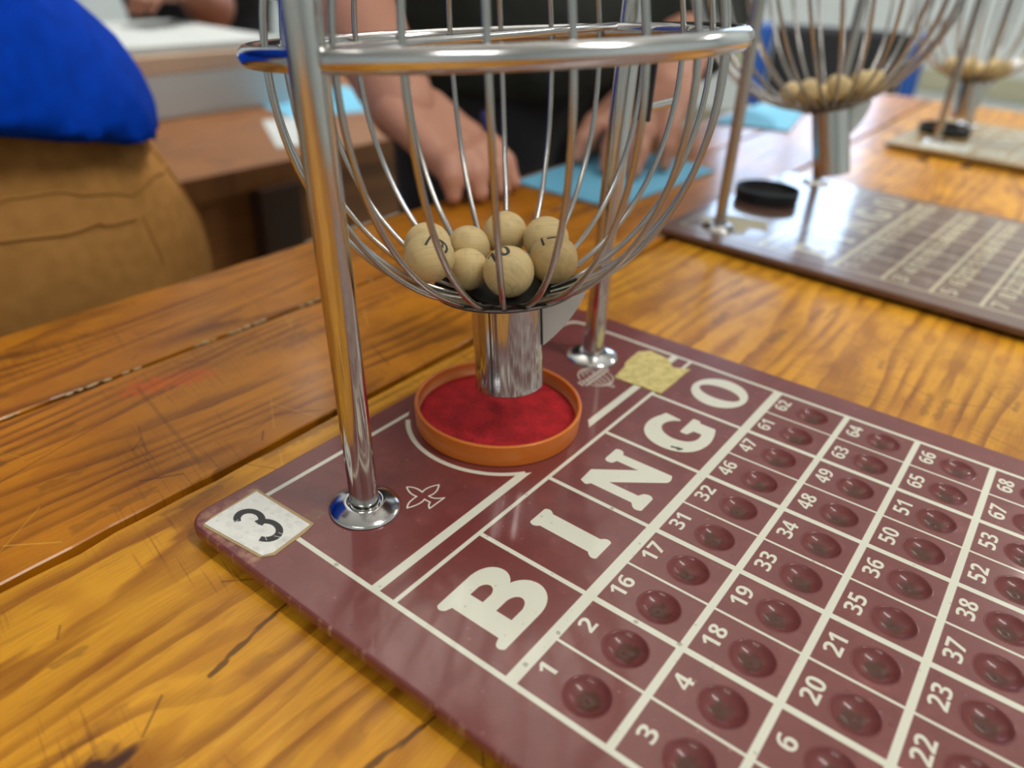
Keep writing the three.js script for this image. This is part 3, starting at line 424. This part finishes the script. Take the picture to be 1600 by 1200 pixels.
// ---------------------------------------------------------------- the two games further along the table
const G2 = makeGame({ label: 'brown bingo board with larger wire cage on the middle of the table', boardLabel: 'brown board with faded number columns', at: [9.62, -0.8], turn: -0.06, wells: false, print: printTex(1024, '#6e4f43', '#c9bd9c', false), rough: 0.3, coat: 0.08, pole: [[[0.32, -2.2], [0.2, -2.2]], [[4.9, -2.2], [5.0, -2.2]]], topH: 5.1, c: [2.6, 4.4, -2.2], swing: -0.27, k: 1.3, wires: 30, poleR: 0.1, poleMat: wireMat, spoutMat: chromeWorn });
const G3 = makeGame({ label: 'tan bingo board with wire cage at the far end of the table', boardLabel: 'tan board with pale margin', at: [20.9, 0.3], turn: -0.06, wells: false, print: printTex(1024, '#a5854a', '#c9c7b4', false), pole: [[[0.7, -2.0], [0.6, -2.0]], [[4.5, -2.0], [4.55, -2.0]]], topH: 4.4, c: [2.55, 3.7, -2.05], swing: -0.05, k: 1.12, wires: 24, poleR: 0.1, poleMat: wireMat, spoutMat: chromeWorn });
{
  const scrap = (G, pts, mat, label) => { const sh = new THREE.Shape(pts.map(([a, b]) => new THREE.Vector2(a * S, -b * S))); obj('paper_scrap', new THREE.ExtrudeGeometry(sh, { depth: 0.0003, bevelEnabled: false }).rotateX(-Math.PI / 2).translate(0, -TB * S + 0.00004, 0), mat, G.board).userData.label = label; };
  const pale = std(lin(0.50, 0.46, 0.34), { roughness: 0.8 }), palest = std(lin(0.56, 0.58, 0.54), { roughness: 0.8 });
  scrap(G2, [[0.5, -2.72], [1.15, -2.45], [1.35, -1.75], [0.85, -1.5], [0.75, -1.8], [0.35, -1.75], [0.15, -2.1]], pale, 'torn yellowed paper patch');
  scrap(G3, [[-0.2, -2.2], [1.0, -2.3], [1.05, -1.1], [-0.15, -1.05]], palest, 'pale paper patch');
}
tray('black round tray standing on the brown bingo board', V(12.55, 0.001, -3.05), 0.62, std(lin(0.012, 0.013, 0.015), { roughness: 0.5 }), std(lin(0.02, 0.02, 0.022), { roughness: 0.9 }));
tray('black round tray standing on the tan bingo board', V(23.4, 0.001, -1.75), 0.7, std(lin(0.012, 0.013, 0.015), { roughness: 0.5 }), std(lin(0.02, 0.02, 0.022), { roughness: 0.9 }));
const plainBall = phy(0xffffff, { map: ballTex(600, null), roughness: 0.55 });
function pile(G, k, n, label, group) {
  G.t.updateMatrixWorld(true); let first, r = 0.2, put = [];
  const a = 1.78 * k - r - 0.04, b = 2.0 * k - r - 0.04;
  for (const [rad, m, off] of [[0.3, 4, 0.2], [0.7, n - 4, 0.5]]) for (let i = 0; i < m; i++) {
    const ph = off + i / m * 6.2832, y = -b * Math.sqrt(1 - (rad / a) ** 2), w = G.cage.localToWorld(new THREE.Vector3(rad * Math.cos(ph) * S, y * S, rad * Math.sin(ph) * S));
    let o; if (!first) { o = first = obj('wooden_ball', new THREE.SphereGeometry(r * S, 24, 16), plainBall); } else { o = first.clone(); o.name = numbered('wooden_ball'); scene.add(o); }
    o.position.copy(w); o.rotation.set(i, i * 2, 0); tag(o, label, 'ball', group);
  }
}
pile(G2, 1.3, 13, 'wooden ball lying in the middle cage over the brown board', 'wooden balls in the middle cage');
pile(G3, 1.12, 11, 'wooden ball lying in the farthest cage over the tan board', 'wooden balls in the farthest cage');

// ---------------------------------------------------------------- papers and background things
const blue = std(lin(0.16, 0.50, 0.74), { roughness: 0.7 }), white = std(lin(0.55, 0.59, 0.60), { roughness: 0.8 });
function sheet(name, label, cat, pts, h, mat, th = 0.0012, group) {
  const c = pts.reduce((a, b) => [a[0] + b[0] / pts.length, a[1] + b[1] / pts.length], [0, 0]);
  const s = new THREE.Shape(pts.map(([a, b]) => new THREE.Vector2((a - c[0]) * S, -(b - c[1]) * S))), g = new THREE.ExtrudeGeometry(s, { depth: th, bevelEnabled: false }).rotateX(-Math.PI / 2);
  const o = obj(name, g, mat); o.position.copy(V(c[0], h, c[1])); o.position.y += 0.0001; return tag(o, label, cat, group);
}
sheet('blue_card', 'light blue card under the fingers of the writing hand', 'card', [[10.2, -7.7], [10.15, -5.2], [14.5, -5.0], [14.9, -6.3], [14.6, -7.8]], TB, blue);
sheet('blue_card', 'light blue card lying on the table behind the middle cage', 'card', [[20.0, -7.6], [20.6, -5.4], [24.4, -6.2], [24.6, -7.8]], TB, blue);
sheet('blue_card', 'blue card left of the forearm on the background table', 'card', [[21, -33], [19.5, -27.2], [25.6, -26], [27.2, -32.4]], -3, blue);
sheet('blue_card', 'blue card right of the forearm on the background table', 'card', [[27.8, -31], [24.8, -22.2], [31.6, -21.9], [36, -30.2]], -3, blue);
sheet('paper_note', 'small white paper note on the background table by the box', 'paper', [[18.2, -27.6], [15.6, -23.2], [17.2, -22.8], [20.2, -27.2]], -3, white);
{ // white carton with a beige band, on the background table
  const b = thing('white_box', 'white carton with a beige band on the background table', 'box', V(15.8, -3, -34)), w = 12.6 * S;
  obj('carton', rb(w, 2.0 * S, 7.2 * S, 0.004, 0, 1.0 * S, 0), white, b);
  obj('band', rb(w + 0.004, 0.75 * S, 7.2 * S + 0.004, 0.003, 0, 2.2 * S, 0), std(lin(0.60, 0.43, 0.31), { roughness: 0.7 }), b);
  obj('lid', rb(w - 0.006, 0.4 * S, 9.5 * S, 0.004, 0, 2.74 * S, -1.3 * S), white, b);
}
{ // chair behind the middle cage
  const p = V(70, 0, -18.3), t = thing('plastic_chair', 'dark blue chair with a black backrest standing by the far wall', 'chair', new THREE.Vector3(p.x, 0, p.z), 0.3), bl = std(lin(0.02, 0.10, 0.42), { roughness: 0.45 }), bk = std(lin(0.012, 0.013, 0.018), { roughness: 0.6 });
  obj('seat', rb(0.42, 0.05, 0.42, 0.02, 0, 0.44, 0), bl, t); obj('backrest', rb(0.05, 0.26, 0.40, 0.02, -0.2, 0.62, 0), bk, t); obj('side_rail', rb(0.05, 0.26, 0.05, 0.02, -0.2, 0.62, 0.23), bl, t); obj('side_rail', rb(0.05, 0.26, 0.05, 0.02, -0.2, 0.62, -0.23), bl, t);
  for (const sx of [-1, 1]) for (const sz of [-1, 1]) obj('leg', cyl(0.014, 0.012, 0.44, sx * 0.18, 0.21, sz * 0.18, 12), darkMetal, t);
}

// ---------------------------------------------------------------- people
function cloth(seed, a, b, f = 0.06) { const q = createNoise2D(rng(seed)); const t = dataTex(256, 256, (x, y) => { const v = 0.5 + 0.3 * q(x * f, y * f) + 0.12 * q(x * 0.5, y * 0.5) + 0.25 * (R() - 0.5), c = mix3(a, b, cl(v, 0, 1)); return c; }); t.repeat.set(4, 4); return t; }
const khaki = phy(0xffffff, { map: cloth(61, [176, 128, 72], [152, 108, 56]), roughness: 1, specularIntensity: 0.2 }), blueShirt = phy(0xffffff, { map: cloth(62, [0, 60, 178], [0, 48, 152]), roughness: 1, specularIntensity: 0.15 }), darkShirt = std(0xffffff, { map: cloth(63, [30, 36, 30], [18, 22, 18]), roughness: 0.9 }), blackTr = std(lin(0.010, 0.011, 0.016), { roughness: 0.9 });
const skinA = phy(lin(0.52, 0.25, 0.17), { roughness: 0.5, sheen: 0.2 }), skinB = phy(lin(0.24, 0.09, 0.05), { roughness: 0.5 }), hairD = std(lin(0.02, 0.014, 0.01), { roughness: 0.7 }), shoeM = std(lin(0.02, 0.02, 0.02), { roughness: 0.6 });
const folds = (amp, fr = 9) => (f) => (x, y, z) => f(x, y, z) + amp * (n3(x * fr, y * fr * 0.7, z * fr) + 0.4 * n3(x * fr * 2.3, y * fr * 2, z * fr * 2.3));
// head with face, neck: centre c, facing f (unit x, z), height hh
function headBones(c, f, hh) {
  const [x, y, z] = c, s = hh / 0.22, at = (r, u, d) => [x + (f[0] * d - f[1] * r) * s, y + u * s, z + (f[1] * d + f[0] * r) * s], B = (a, ra, b, rb_) => [...a, ra * s, ...b, rb_ * s];
  return [B(at(0, 0.035, -0.015), 0.083, at(0, 0.03, 0.012), 0.08), B(at(0, -0.03, 0.02), 0.062, at(0, -0.07, 0.042), 0.036), B(at(0, 0.02, 0.078), 0.012, at(0, -0.015, 0.1), 0.015), B(at(-0.015, -0.05, 0.075), 0.012, at(0.015, -0.05, 0.075), 0.012),
    B(at(-0.08, 0.005, 0), 0.014, at(-0.084, -0.03, -0.004), 0.011), B(at(0.08, 0.005, 0), 0.014, at(0.084, -0.03, -0.004), 0.011), B(at(-0.05, 0.035, 0.066), 0.014, at(-0.018, 0.036, 0.078), 0.012), B(at(0.05, 0.035, 0.066), 0.014, at(0.018, 0.036, 0.078), 0.012), B(at(0, -0.06, -0.02), 0.05, at(0, -0.15, -0.03), 0.056)];
}
// hand from wrist w to knuckle centre k with the across direction a (towards the little finger); tips given or curled
function handBones(w, kn, a, tips, thumbTip, s = 1) {
  const V3 = (p) => new THREE.Vector3(...p), W3 = V3(w), K = V3(kn), A = V3(a).normalize(), out = [], put = (p, r, q, t) => out.push([p.x, p.y, p.z, r * s, q.x, q.y, q.z, t * s]);
  const offs = [-0.030, -0.010, 0.010, 0.029], rad = [0.0088, 0.0092, 0.0088, 0.0077];
  for (let i = 0; i < 4; i++) { const base = K.clone().addScaledVector(A, offs[i] * s), st = W3.clone().addScaledVector(A, offs[i] * 0.6 * s); put(st, 0.016, base, 0.0125);
    const tip = V3(tips[i]), mid = base.clone().lerp(tip, 0.5), up = new THREE.Vector3(0, 1, 0); mid.addScaledVector(up, 0.011 * s); const m2 = mid.clone().lerp(tip, 0.58).addScaledVector(up, 0.004 * s); put(base, rad[i] * 1.12, mid, rad[i] * 1.02); put(mid, rad[i] * 1.02, m2, rad[i] * 0.95); put(m2, rad[i] * 0.95, tip, rad[i] * 0.8); }
  const tb = W3.clone().lerp(K, 0.3).addScaledVector(A, -0.03 * s), tt = V3(thumbTip), tm = tb.clone().lerp(tt, 0.55).addScaledVector(A, -0.01 * s); put(tb, 0.016, tm, 0.0115); put(tm, 0.0115, tt, 0.009);
  return out;
}
function person(name, label, base, d) {
  const g = thing(name, label, 'person', new THREE.Vector3(...base)), mv = (geo) => geo.translate(-base[0], -base[1], -base[2]);
  const parts = [bonesMesh(d.skin, 0.012, 0.03)]; parts.push(bonesMesh(headBones(...d.head), 0.005, 0.016)); for (const h of d.hands) parts.push(bonesMesh(h, 0.003, 0.008, null, 0.015));
  obj('body', parts.map(mv), d.skinMat, g);
  const tr = bonesMesh(d.trousers, 0.011, 0.05, (f) => { const q = folds(d.fold ?? 0.004)(f); return d.trouserMod ? d.trouserMod(q) : q; }); const trf = tr.userData.field; const trm = obj('trousers', mv(tr), d.trouserMat, g);
  const sh = bonesMesh(d.shirt, 0.011, 0.05, (f) => { const q = folds(0.006, 8)(f); return (x, y, z) => Math.max(q(x, y, z), d.hem(x) - y); }); obj('shirt', mv(sh), d.shirtMat, g);
  const [c, f, hh] = d.head, s = hh / 0.22; obj('hair', mv(bonesMesh([[c[0] - f[0] * 0.02 * s, c[1] + 0.045 * s, c[2] - f[1] * 0.02 * s, 0.09 * s, c[0] + f[0] * 0.015 * s, c[1] + 0.055 * s, c[2] + f[1] * 0.015 * s, 0.086 * s], [c[0] - f[0] * 0.03 * s, c[1] + 0.03 * s, c[2] - f[1] * 0.03 * s, 0.082 * s, c[0] - f[0] * 0.05 * s, c[1] - 0.05 * s, c[2] - f[1] * 0.05 * s, 0.055 * s]], 0.008, 0.02, (q) => (x, y, z) => Math.max(q(x, y, z), (x - c[0]) * f[0] + (z - c[2]) * f[1] - 0.062 * s - (y - c[1] - 0.07 * s) * 0.3))), hairD, g);
  for (const [x, z, dx, dz] of d.shoes) obj('shoe', mv(bonesMesh([[x, 0.045, z, 0.042, x + dx * 0.17, 0.034, z + dz * 0.17, 0.034]], 0.008, 0.02, (q) => (a, b, c2) => Math.max(q(a, b, c2), 0.002 - b))), shoeM, g);
  return { g, trm, trf, base };
}
{ // standing with the back to the table: blue T-shirt, khaki trousers
  const x = 0.035, z = -0.545, L = x - 0.095, Rr = x + 0.095;
  const p = person('person', 'person in blue T-shirt and khaki trousers standing behind the table', [x, 0, z], {
    skinMat: skinA, head: [[x - 0.10, 1.40, z - 0.06], [-0.3, -0.954], 0.2],
    skin: [[x - 0.05, 1.02, z, 0.07, x - 0.09, 1.22, z - 0.04, 0.05], [x - 0.21, 1.16, z - 0.03, 0.045, x - 0.27, 0.93, z - 0.08, 0.037], [x - 0.27, 0.93, z - 0.08, 0.036, x - 0.22, 0.86, z - 0.28, 0.025], [x + 0.05, 1.17, z - 0.03, 0.045, x + 0.13, 0.96, z - 0.14, 0.037], [x + 0.13, 0.96, z - 0.14, 0.036, x + 0.02, 0.90, z - 0.32, 0.025]],
    hands: [handBones([x - 0.22, 0.86, z - 0.28], [x - 0.21, 0.84, z - 0.36], [-1, 0, 0], [[x - 0.18, 0.81, z - 0.43], [x - 0.2, 0.805, z - 0.435], [x - 0.22, 0.805, z - 0.43], [x - 0.24, 0.81, z - 0.42]], [x - 0.16, 0.83, z - 0.36]), handBones([x + 0.02, 0.90, z - 0.32], [x - 0.01, 0.88, z - 0.40], [1, 0, 0], [[x - 0.04, 0.85, z - 0.47], [x - 0.02, 0.845, z - 0.475], [x, 0.845, z - 0.47], [x + 0.02, 0.85, z - 0.46]], [x - 0.06, 0.87, z - 0.4])],
    trousers: [[L + 0.01, 0.72, z + 0.02, 0.108, Rr - 0.036, 0.715, z + 0.02, 0.106], [L + 0.04, 0.80, z, 0.094, Rr - 0.045, 0.80, z, 0.088], [L, 0.68, z, 0.105, L - 0.005, 0.38, z - 0.01, 0.075], [L - 0.005, 0.38, z - 0.01, 0.075, L, 0.05, z + 0.02, 0.065], [Rr, 0.68, z, 0.105, Rr + 0.012, 0.38, z - 0.01, 0.075], [Rr + 0.012, 0.38, z - 0.01, 0.075, Rr, 0.05, z + 0.02, 0.065], [Rr + 0.015, 0.74, z - 0.02, 0.06, Rr + 0.062, 0.63, z - 0.04, 0.066]],
    trouserMod: (f) => (a, b, c) => Math.max(f(a, b, c), 0.03 - b, b - 0.83), fold: 0.003, trouserMat: khaki,
    shirt: [[L + 0.03, 0.79, z + 0.015, 0.125, Rr - 0.038, 0.79, z + 0.012, 0.12], [L - 0.01, 1.0, z, 0.11, Rr - 0.09, 1.0, z, 0.11], [L - 0.08, 1.17, z - 0.02, 0.07, Rr - 0.08, 1.18, z - 0.02, 0.07], [L - 0.03, 1.10, z - 0.01, 0.10, Rr - 0.11, 1.10, z - 0.01, 0.10], [x - 0.21, 1.16, z - 0.03, 0.066, x - 0.25, 1.02, z - 0.06, 0.064], [x + 0.05, 1.17, z - 0.03, 0.066, x + 0.095, 1.05, z - 0.09, 0.064]], hem: (a) => Math.min(0.84, 0.789 + Math.max(0, 0.19 - a) * 0.23), shirtMat: blueShirt, shoes: [[L, z + 0.04, 0, -1], [Rr, z + 0.04, 0, -1]],
  });
  // seams: snapped onto the cloth
  const snap = (P) => { const f = p.trf, e = 0.003; for (let i = 0; i < 14; i++) { const v = f(P.x, P.y, P.z), g = new THREE.Vector3(f(P.x + e, P.y, P.z) - f(P.x - e, P.y, P.z), f(P.x, P.y + e, P.z) - f(P.x, P.y - e, P.z), f(P.x, P.y, P.z + e) - f(P.x, P.y, P.z - e)); const l = g.length() || 1; P.addScaledVector(g, -v / l * 0.9 / 1); if (Math.abs(v) < 1e-4) break; } return P; };
  const seam = (name, list, r) => { const pts = []; for (let i = 0; i + 1 < list.length; i++) for (let j = 0; j < 8; j++) { const a = new THREE.Vector3(...list[i]).lerp(new THREE.Vector3(...list[i + 1]), j / 8); pts.push(snap(a).sub(new THREE.Vector3(...p.base))); } return obj(name, tube(pts, r, pts.length * 2, 6), khaki, p.trm); };
  seam('side_seam', [[Rr + 0.07, 0.81, z + 0.05], [Rr + 0.09, 0.74, z + 0.06], [Rr + 0.09, 0.62, z + 0.06]], 0.0018);
  seam('waistband_seam', [[L, 0.81, z + 0.2], [x, 0.806, z + 0.2], [Rr + 0.03, 0.785, z + 0.14], [Rr + 0.12, 0.775, z + 0.03]], 0.0014);
  seam('pocket_welt', [[x - 0.03, 0.79, z + 0.2], [x + 0.04, 0.78, z + 0.2], [Rr + 0.03, 0.762, z + 0.14]], 0.0018);
  seam('pocket_edge', [[Rr + 0.03, 0.762, z + 0.14], [Rr + 0.035, 0.72, z + 0.14], [Rr + 0.02, 0.66, z + 0.15]], 0.0014);
}
{ // leaning over the table: dark shirt, both hands on the table
  const U = (u, h, v) => { const p = V(u, h, v); return [p.x, p.y, p.z]; }, J = (a, ra, b, rb_) => [...a, ra, ...b, rb_];
  const shR = U(12.2, 13.5, -12.5), elR = U(10.6, 4.6, -14.2), wrR = U(8.7, 1.3, -9.5), knR = U(8.95, 0.6, -8.25), shL = U(21.5, 13.5, -12), elL = U(22.6, 2.6, -9.8), wrL = U(15.3, 1.35, -7.0), knL = U(13.6, 0.75, -6.75), x = 0.68, z = -0.50;
  person('person', 'person in dark shirt leaning over the table, hand on blue card', [x, 0, z], {
    skinMat: skinA, head: [[x, 1.47, z + 0.06], [-0.3, 0.954], 0.215],
    skin: [J(shR, 0.045, elR, 0.04), J(elR, 0.045, wrR, 0.029), J(shL, 0.045, elL, 0.04), J(elL, 0.045, wrL, 0.028), [x, 1.1, z, 0.09, x, 1.36, z + 0.04, 0.055]],
    hands: [handBones(wrR, knR, [-0.8, -0.1, 0.35], [U(9.6, 0.04, -7.3), U(9.05, 0.04, -7.15), U(8.5, 0.04, -7.25), U(8.0, 0.03, -7.5)], U(10.0, 0.1, -8.0)), handBones(wrL, knL, [0.25, 0.15, 1], [U(12.3, 0.08, -7.5), U(12.1, 0.06, -6.55), U(12.25, 0.05, -5.95), U(13.3, 0.05, -5.75)], U(13.4, 0.06, -7.9))],
    trousers: [[x - 0.08, 0.86, z, 0.12, x + 0.08, 0.86, z, 0.12], [x - 0.09, 0.8, z, 0.1, x - 0.1, 0.45, z, 0.075], [x - 0.1, 0.45, z, 0.075, x - 0.1, 0.06, z, 0.06], [x + 0.09, 0.8, z, 0.1, x + 0.1, 0.45, z, 0.075], [x + 0.1, 0.45, z, 0.075, x + 0.1, 0.06, z, 0.06]], trouserMod: (f) => (a, b, c) => Math.max(f(a, b, c), 0.03 - b), trouserMat: blackTr,
    shirt: [[x - 0.08, 0.85, z, 0.135, x + 0.09, 0.85, z, 0.135], [x - 0.09, 1.05, z, 0.125, x + 0.09, 1.05, z, 0.125], [x - 0.15, 1.25, z + 0.01, 0.08, x + 0.15, 1.25, z + 0.01, 0.08], [x - 0.10, 1.16, z, 0.115, x + 0.10, 1.16, z, 0.115], J(shR, 0.07, U(11.2, 8, -13.6), 0.062), J(shL, 0.07, elL, 0.058), J(elL, 0.058, U(19.8, 2.1, -8.7), 0.05)], hem: () => 0.79, shirtMat: darkShirt, shoes: [[x - 0.1, z, 0, 1], [x + 0.1, z, 0, 1]],
  });
}
{ // pen between thumb and fingers of the hand at the table edge
  const a = V(9.75, -0.13, -7.55), b = V(10.25, 1.1, -8.6), t = thing('pen', 'dark blue pen held by the hand at the table edge', 'pen', a), d = b.clone().sub(a), L = d.length(); t.quaternion.setFromUnitVectors(new THREE.Vector3(0, 1, 0), d.normalize());
  obj('barrel', lathe([[0, 0.008], [0.0028, 0.009], [0.0045, 0.018], [0.0045, L], [0.003, L + 0.002], [0, L + 0.002]], 16), std(lin(0.01, 0.015, 0.12), { roughness: 0.35 }), t);
  obj('tip', lathe([[0, 0], [0.0006, 0.0005], [0.0026, 0.009], [0, 0.009]], 12), chrome, t);
}
{ // behind the far table: only a dark bare arm comes into view
  const U = (u, h, v) => { const p = V(u, h, v); return [p.x, p.y, p.z]; }, J = (a, ra, b, rb_) => [...a, ra, ...b, rb_], x = 1.12, z = -1.86;
  const shR = U(23.4, 13, -43), elR = U(24.2, 0.6, -39.6), wrR = U(21.4, 1.7, -37.6), shL = U(32.5, 13, -43), elL = U(34, 4, -45.5), wrL = U(34.3, -2.2, -45);
  person('person', 'person with bare brown arm reaching over the white carton', [x, 0, z], {
    skinMat: skinB, head: [[x, 1.5, z + 0.05], [0, 1], 0.215], skin: [J(shR, 0.048, elR, 0.045), J(elR, 0.046, wrR, 0.03), J(shL, 0.048, elL, 0.042), J(elL, 0.045, wrL, 0.03), [x, 1.1, z, 0.09, x, 1.38, z + 0.03, 0.055]],
    hands: [handBones(wrR, U(19.9, 1.5, -37), [0.1, -0.2, 1], [U(18.4, 0.7, -37.4), U(18.2, 0.65, -36.9), U(18.3, 0.65, -36.4), U(18.6, 0.7, -35.9)], U(19.6, 0.7, -38)), handBones(wrL, U(34.4, -4.3, -44.8), [0, 0, 1], [U(34.3, -6.2, -45.4), U(34.3, -6.5, -44.9), U(34.3, -6.4, -44.4), U(34.3, -5.9, -44.0)], U(33.9, -4.2, -46.3))],
    trousers: [[x - 0.08, 0.86, z, 0.12, x + 0.08, 0.86, z, 0.12], [x - 0.09, 0.8, z, 0.1, x - 0.1, 0.45, z, 0.075], [x - 0.1, 0.45, z, 0.075, x - 0.1, 0.06, z, 0.06], [x + 0.09, 0.8, z, 0.1, x + 0.1, 0.45, z, 0.075], [x + 0.1, 0.45, z, 0.075, x + 0.1, 0.06, z, 0.06]], trouserMod: (f) => (a, b, c) => Math.max(f(a, b, c), 0.03 - b), trouserMat: blackTr,
    shirt: [[x - 0.08, 0.88, z, 0.13, x + 0.08, 0.88, z, 0.13], [x - 0.09, 1.05, z, 0.125, x + 0.09, 1.05, z, 0.125], [x - 0.15, 1.26, z, 0.08, x + 0.15, 1.26, z, 0.08], [x - 0.10, 1.16, z, 0.115, x + 0.10, 1.16, z, 0.115], J(shR, 0.075, U(23.8, 8, -42), 0.068), J(shL, 0.075, U(33, 8, -42.6), 0.068)], hem: () => 0.84, shirtMat: darkShirt, shoes: [[x - 0.1, z, 0, 1], [x + 0.1, z, 0, 1]],
  });
}
renderer.render(scene, camera);
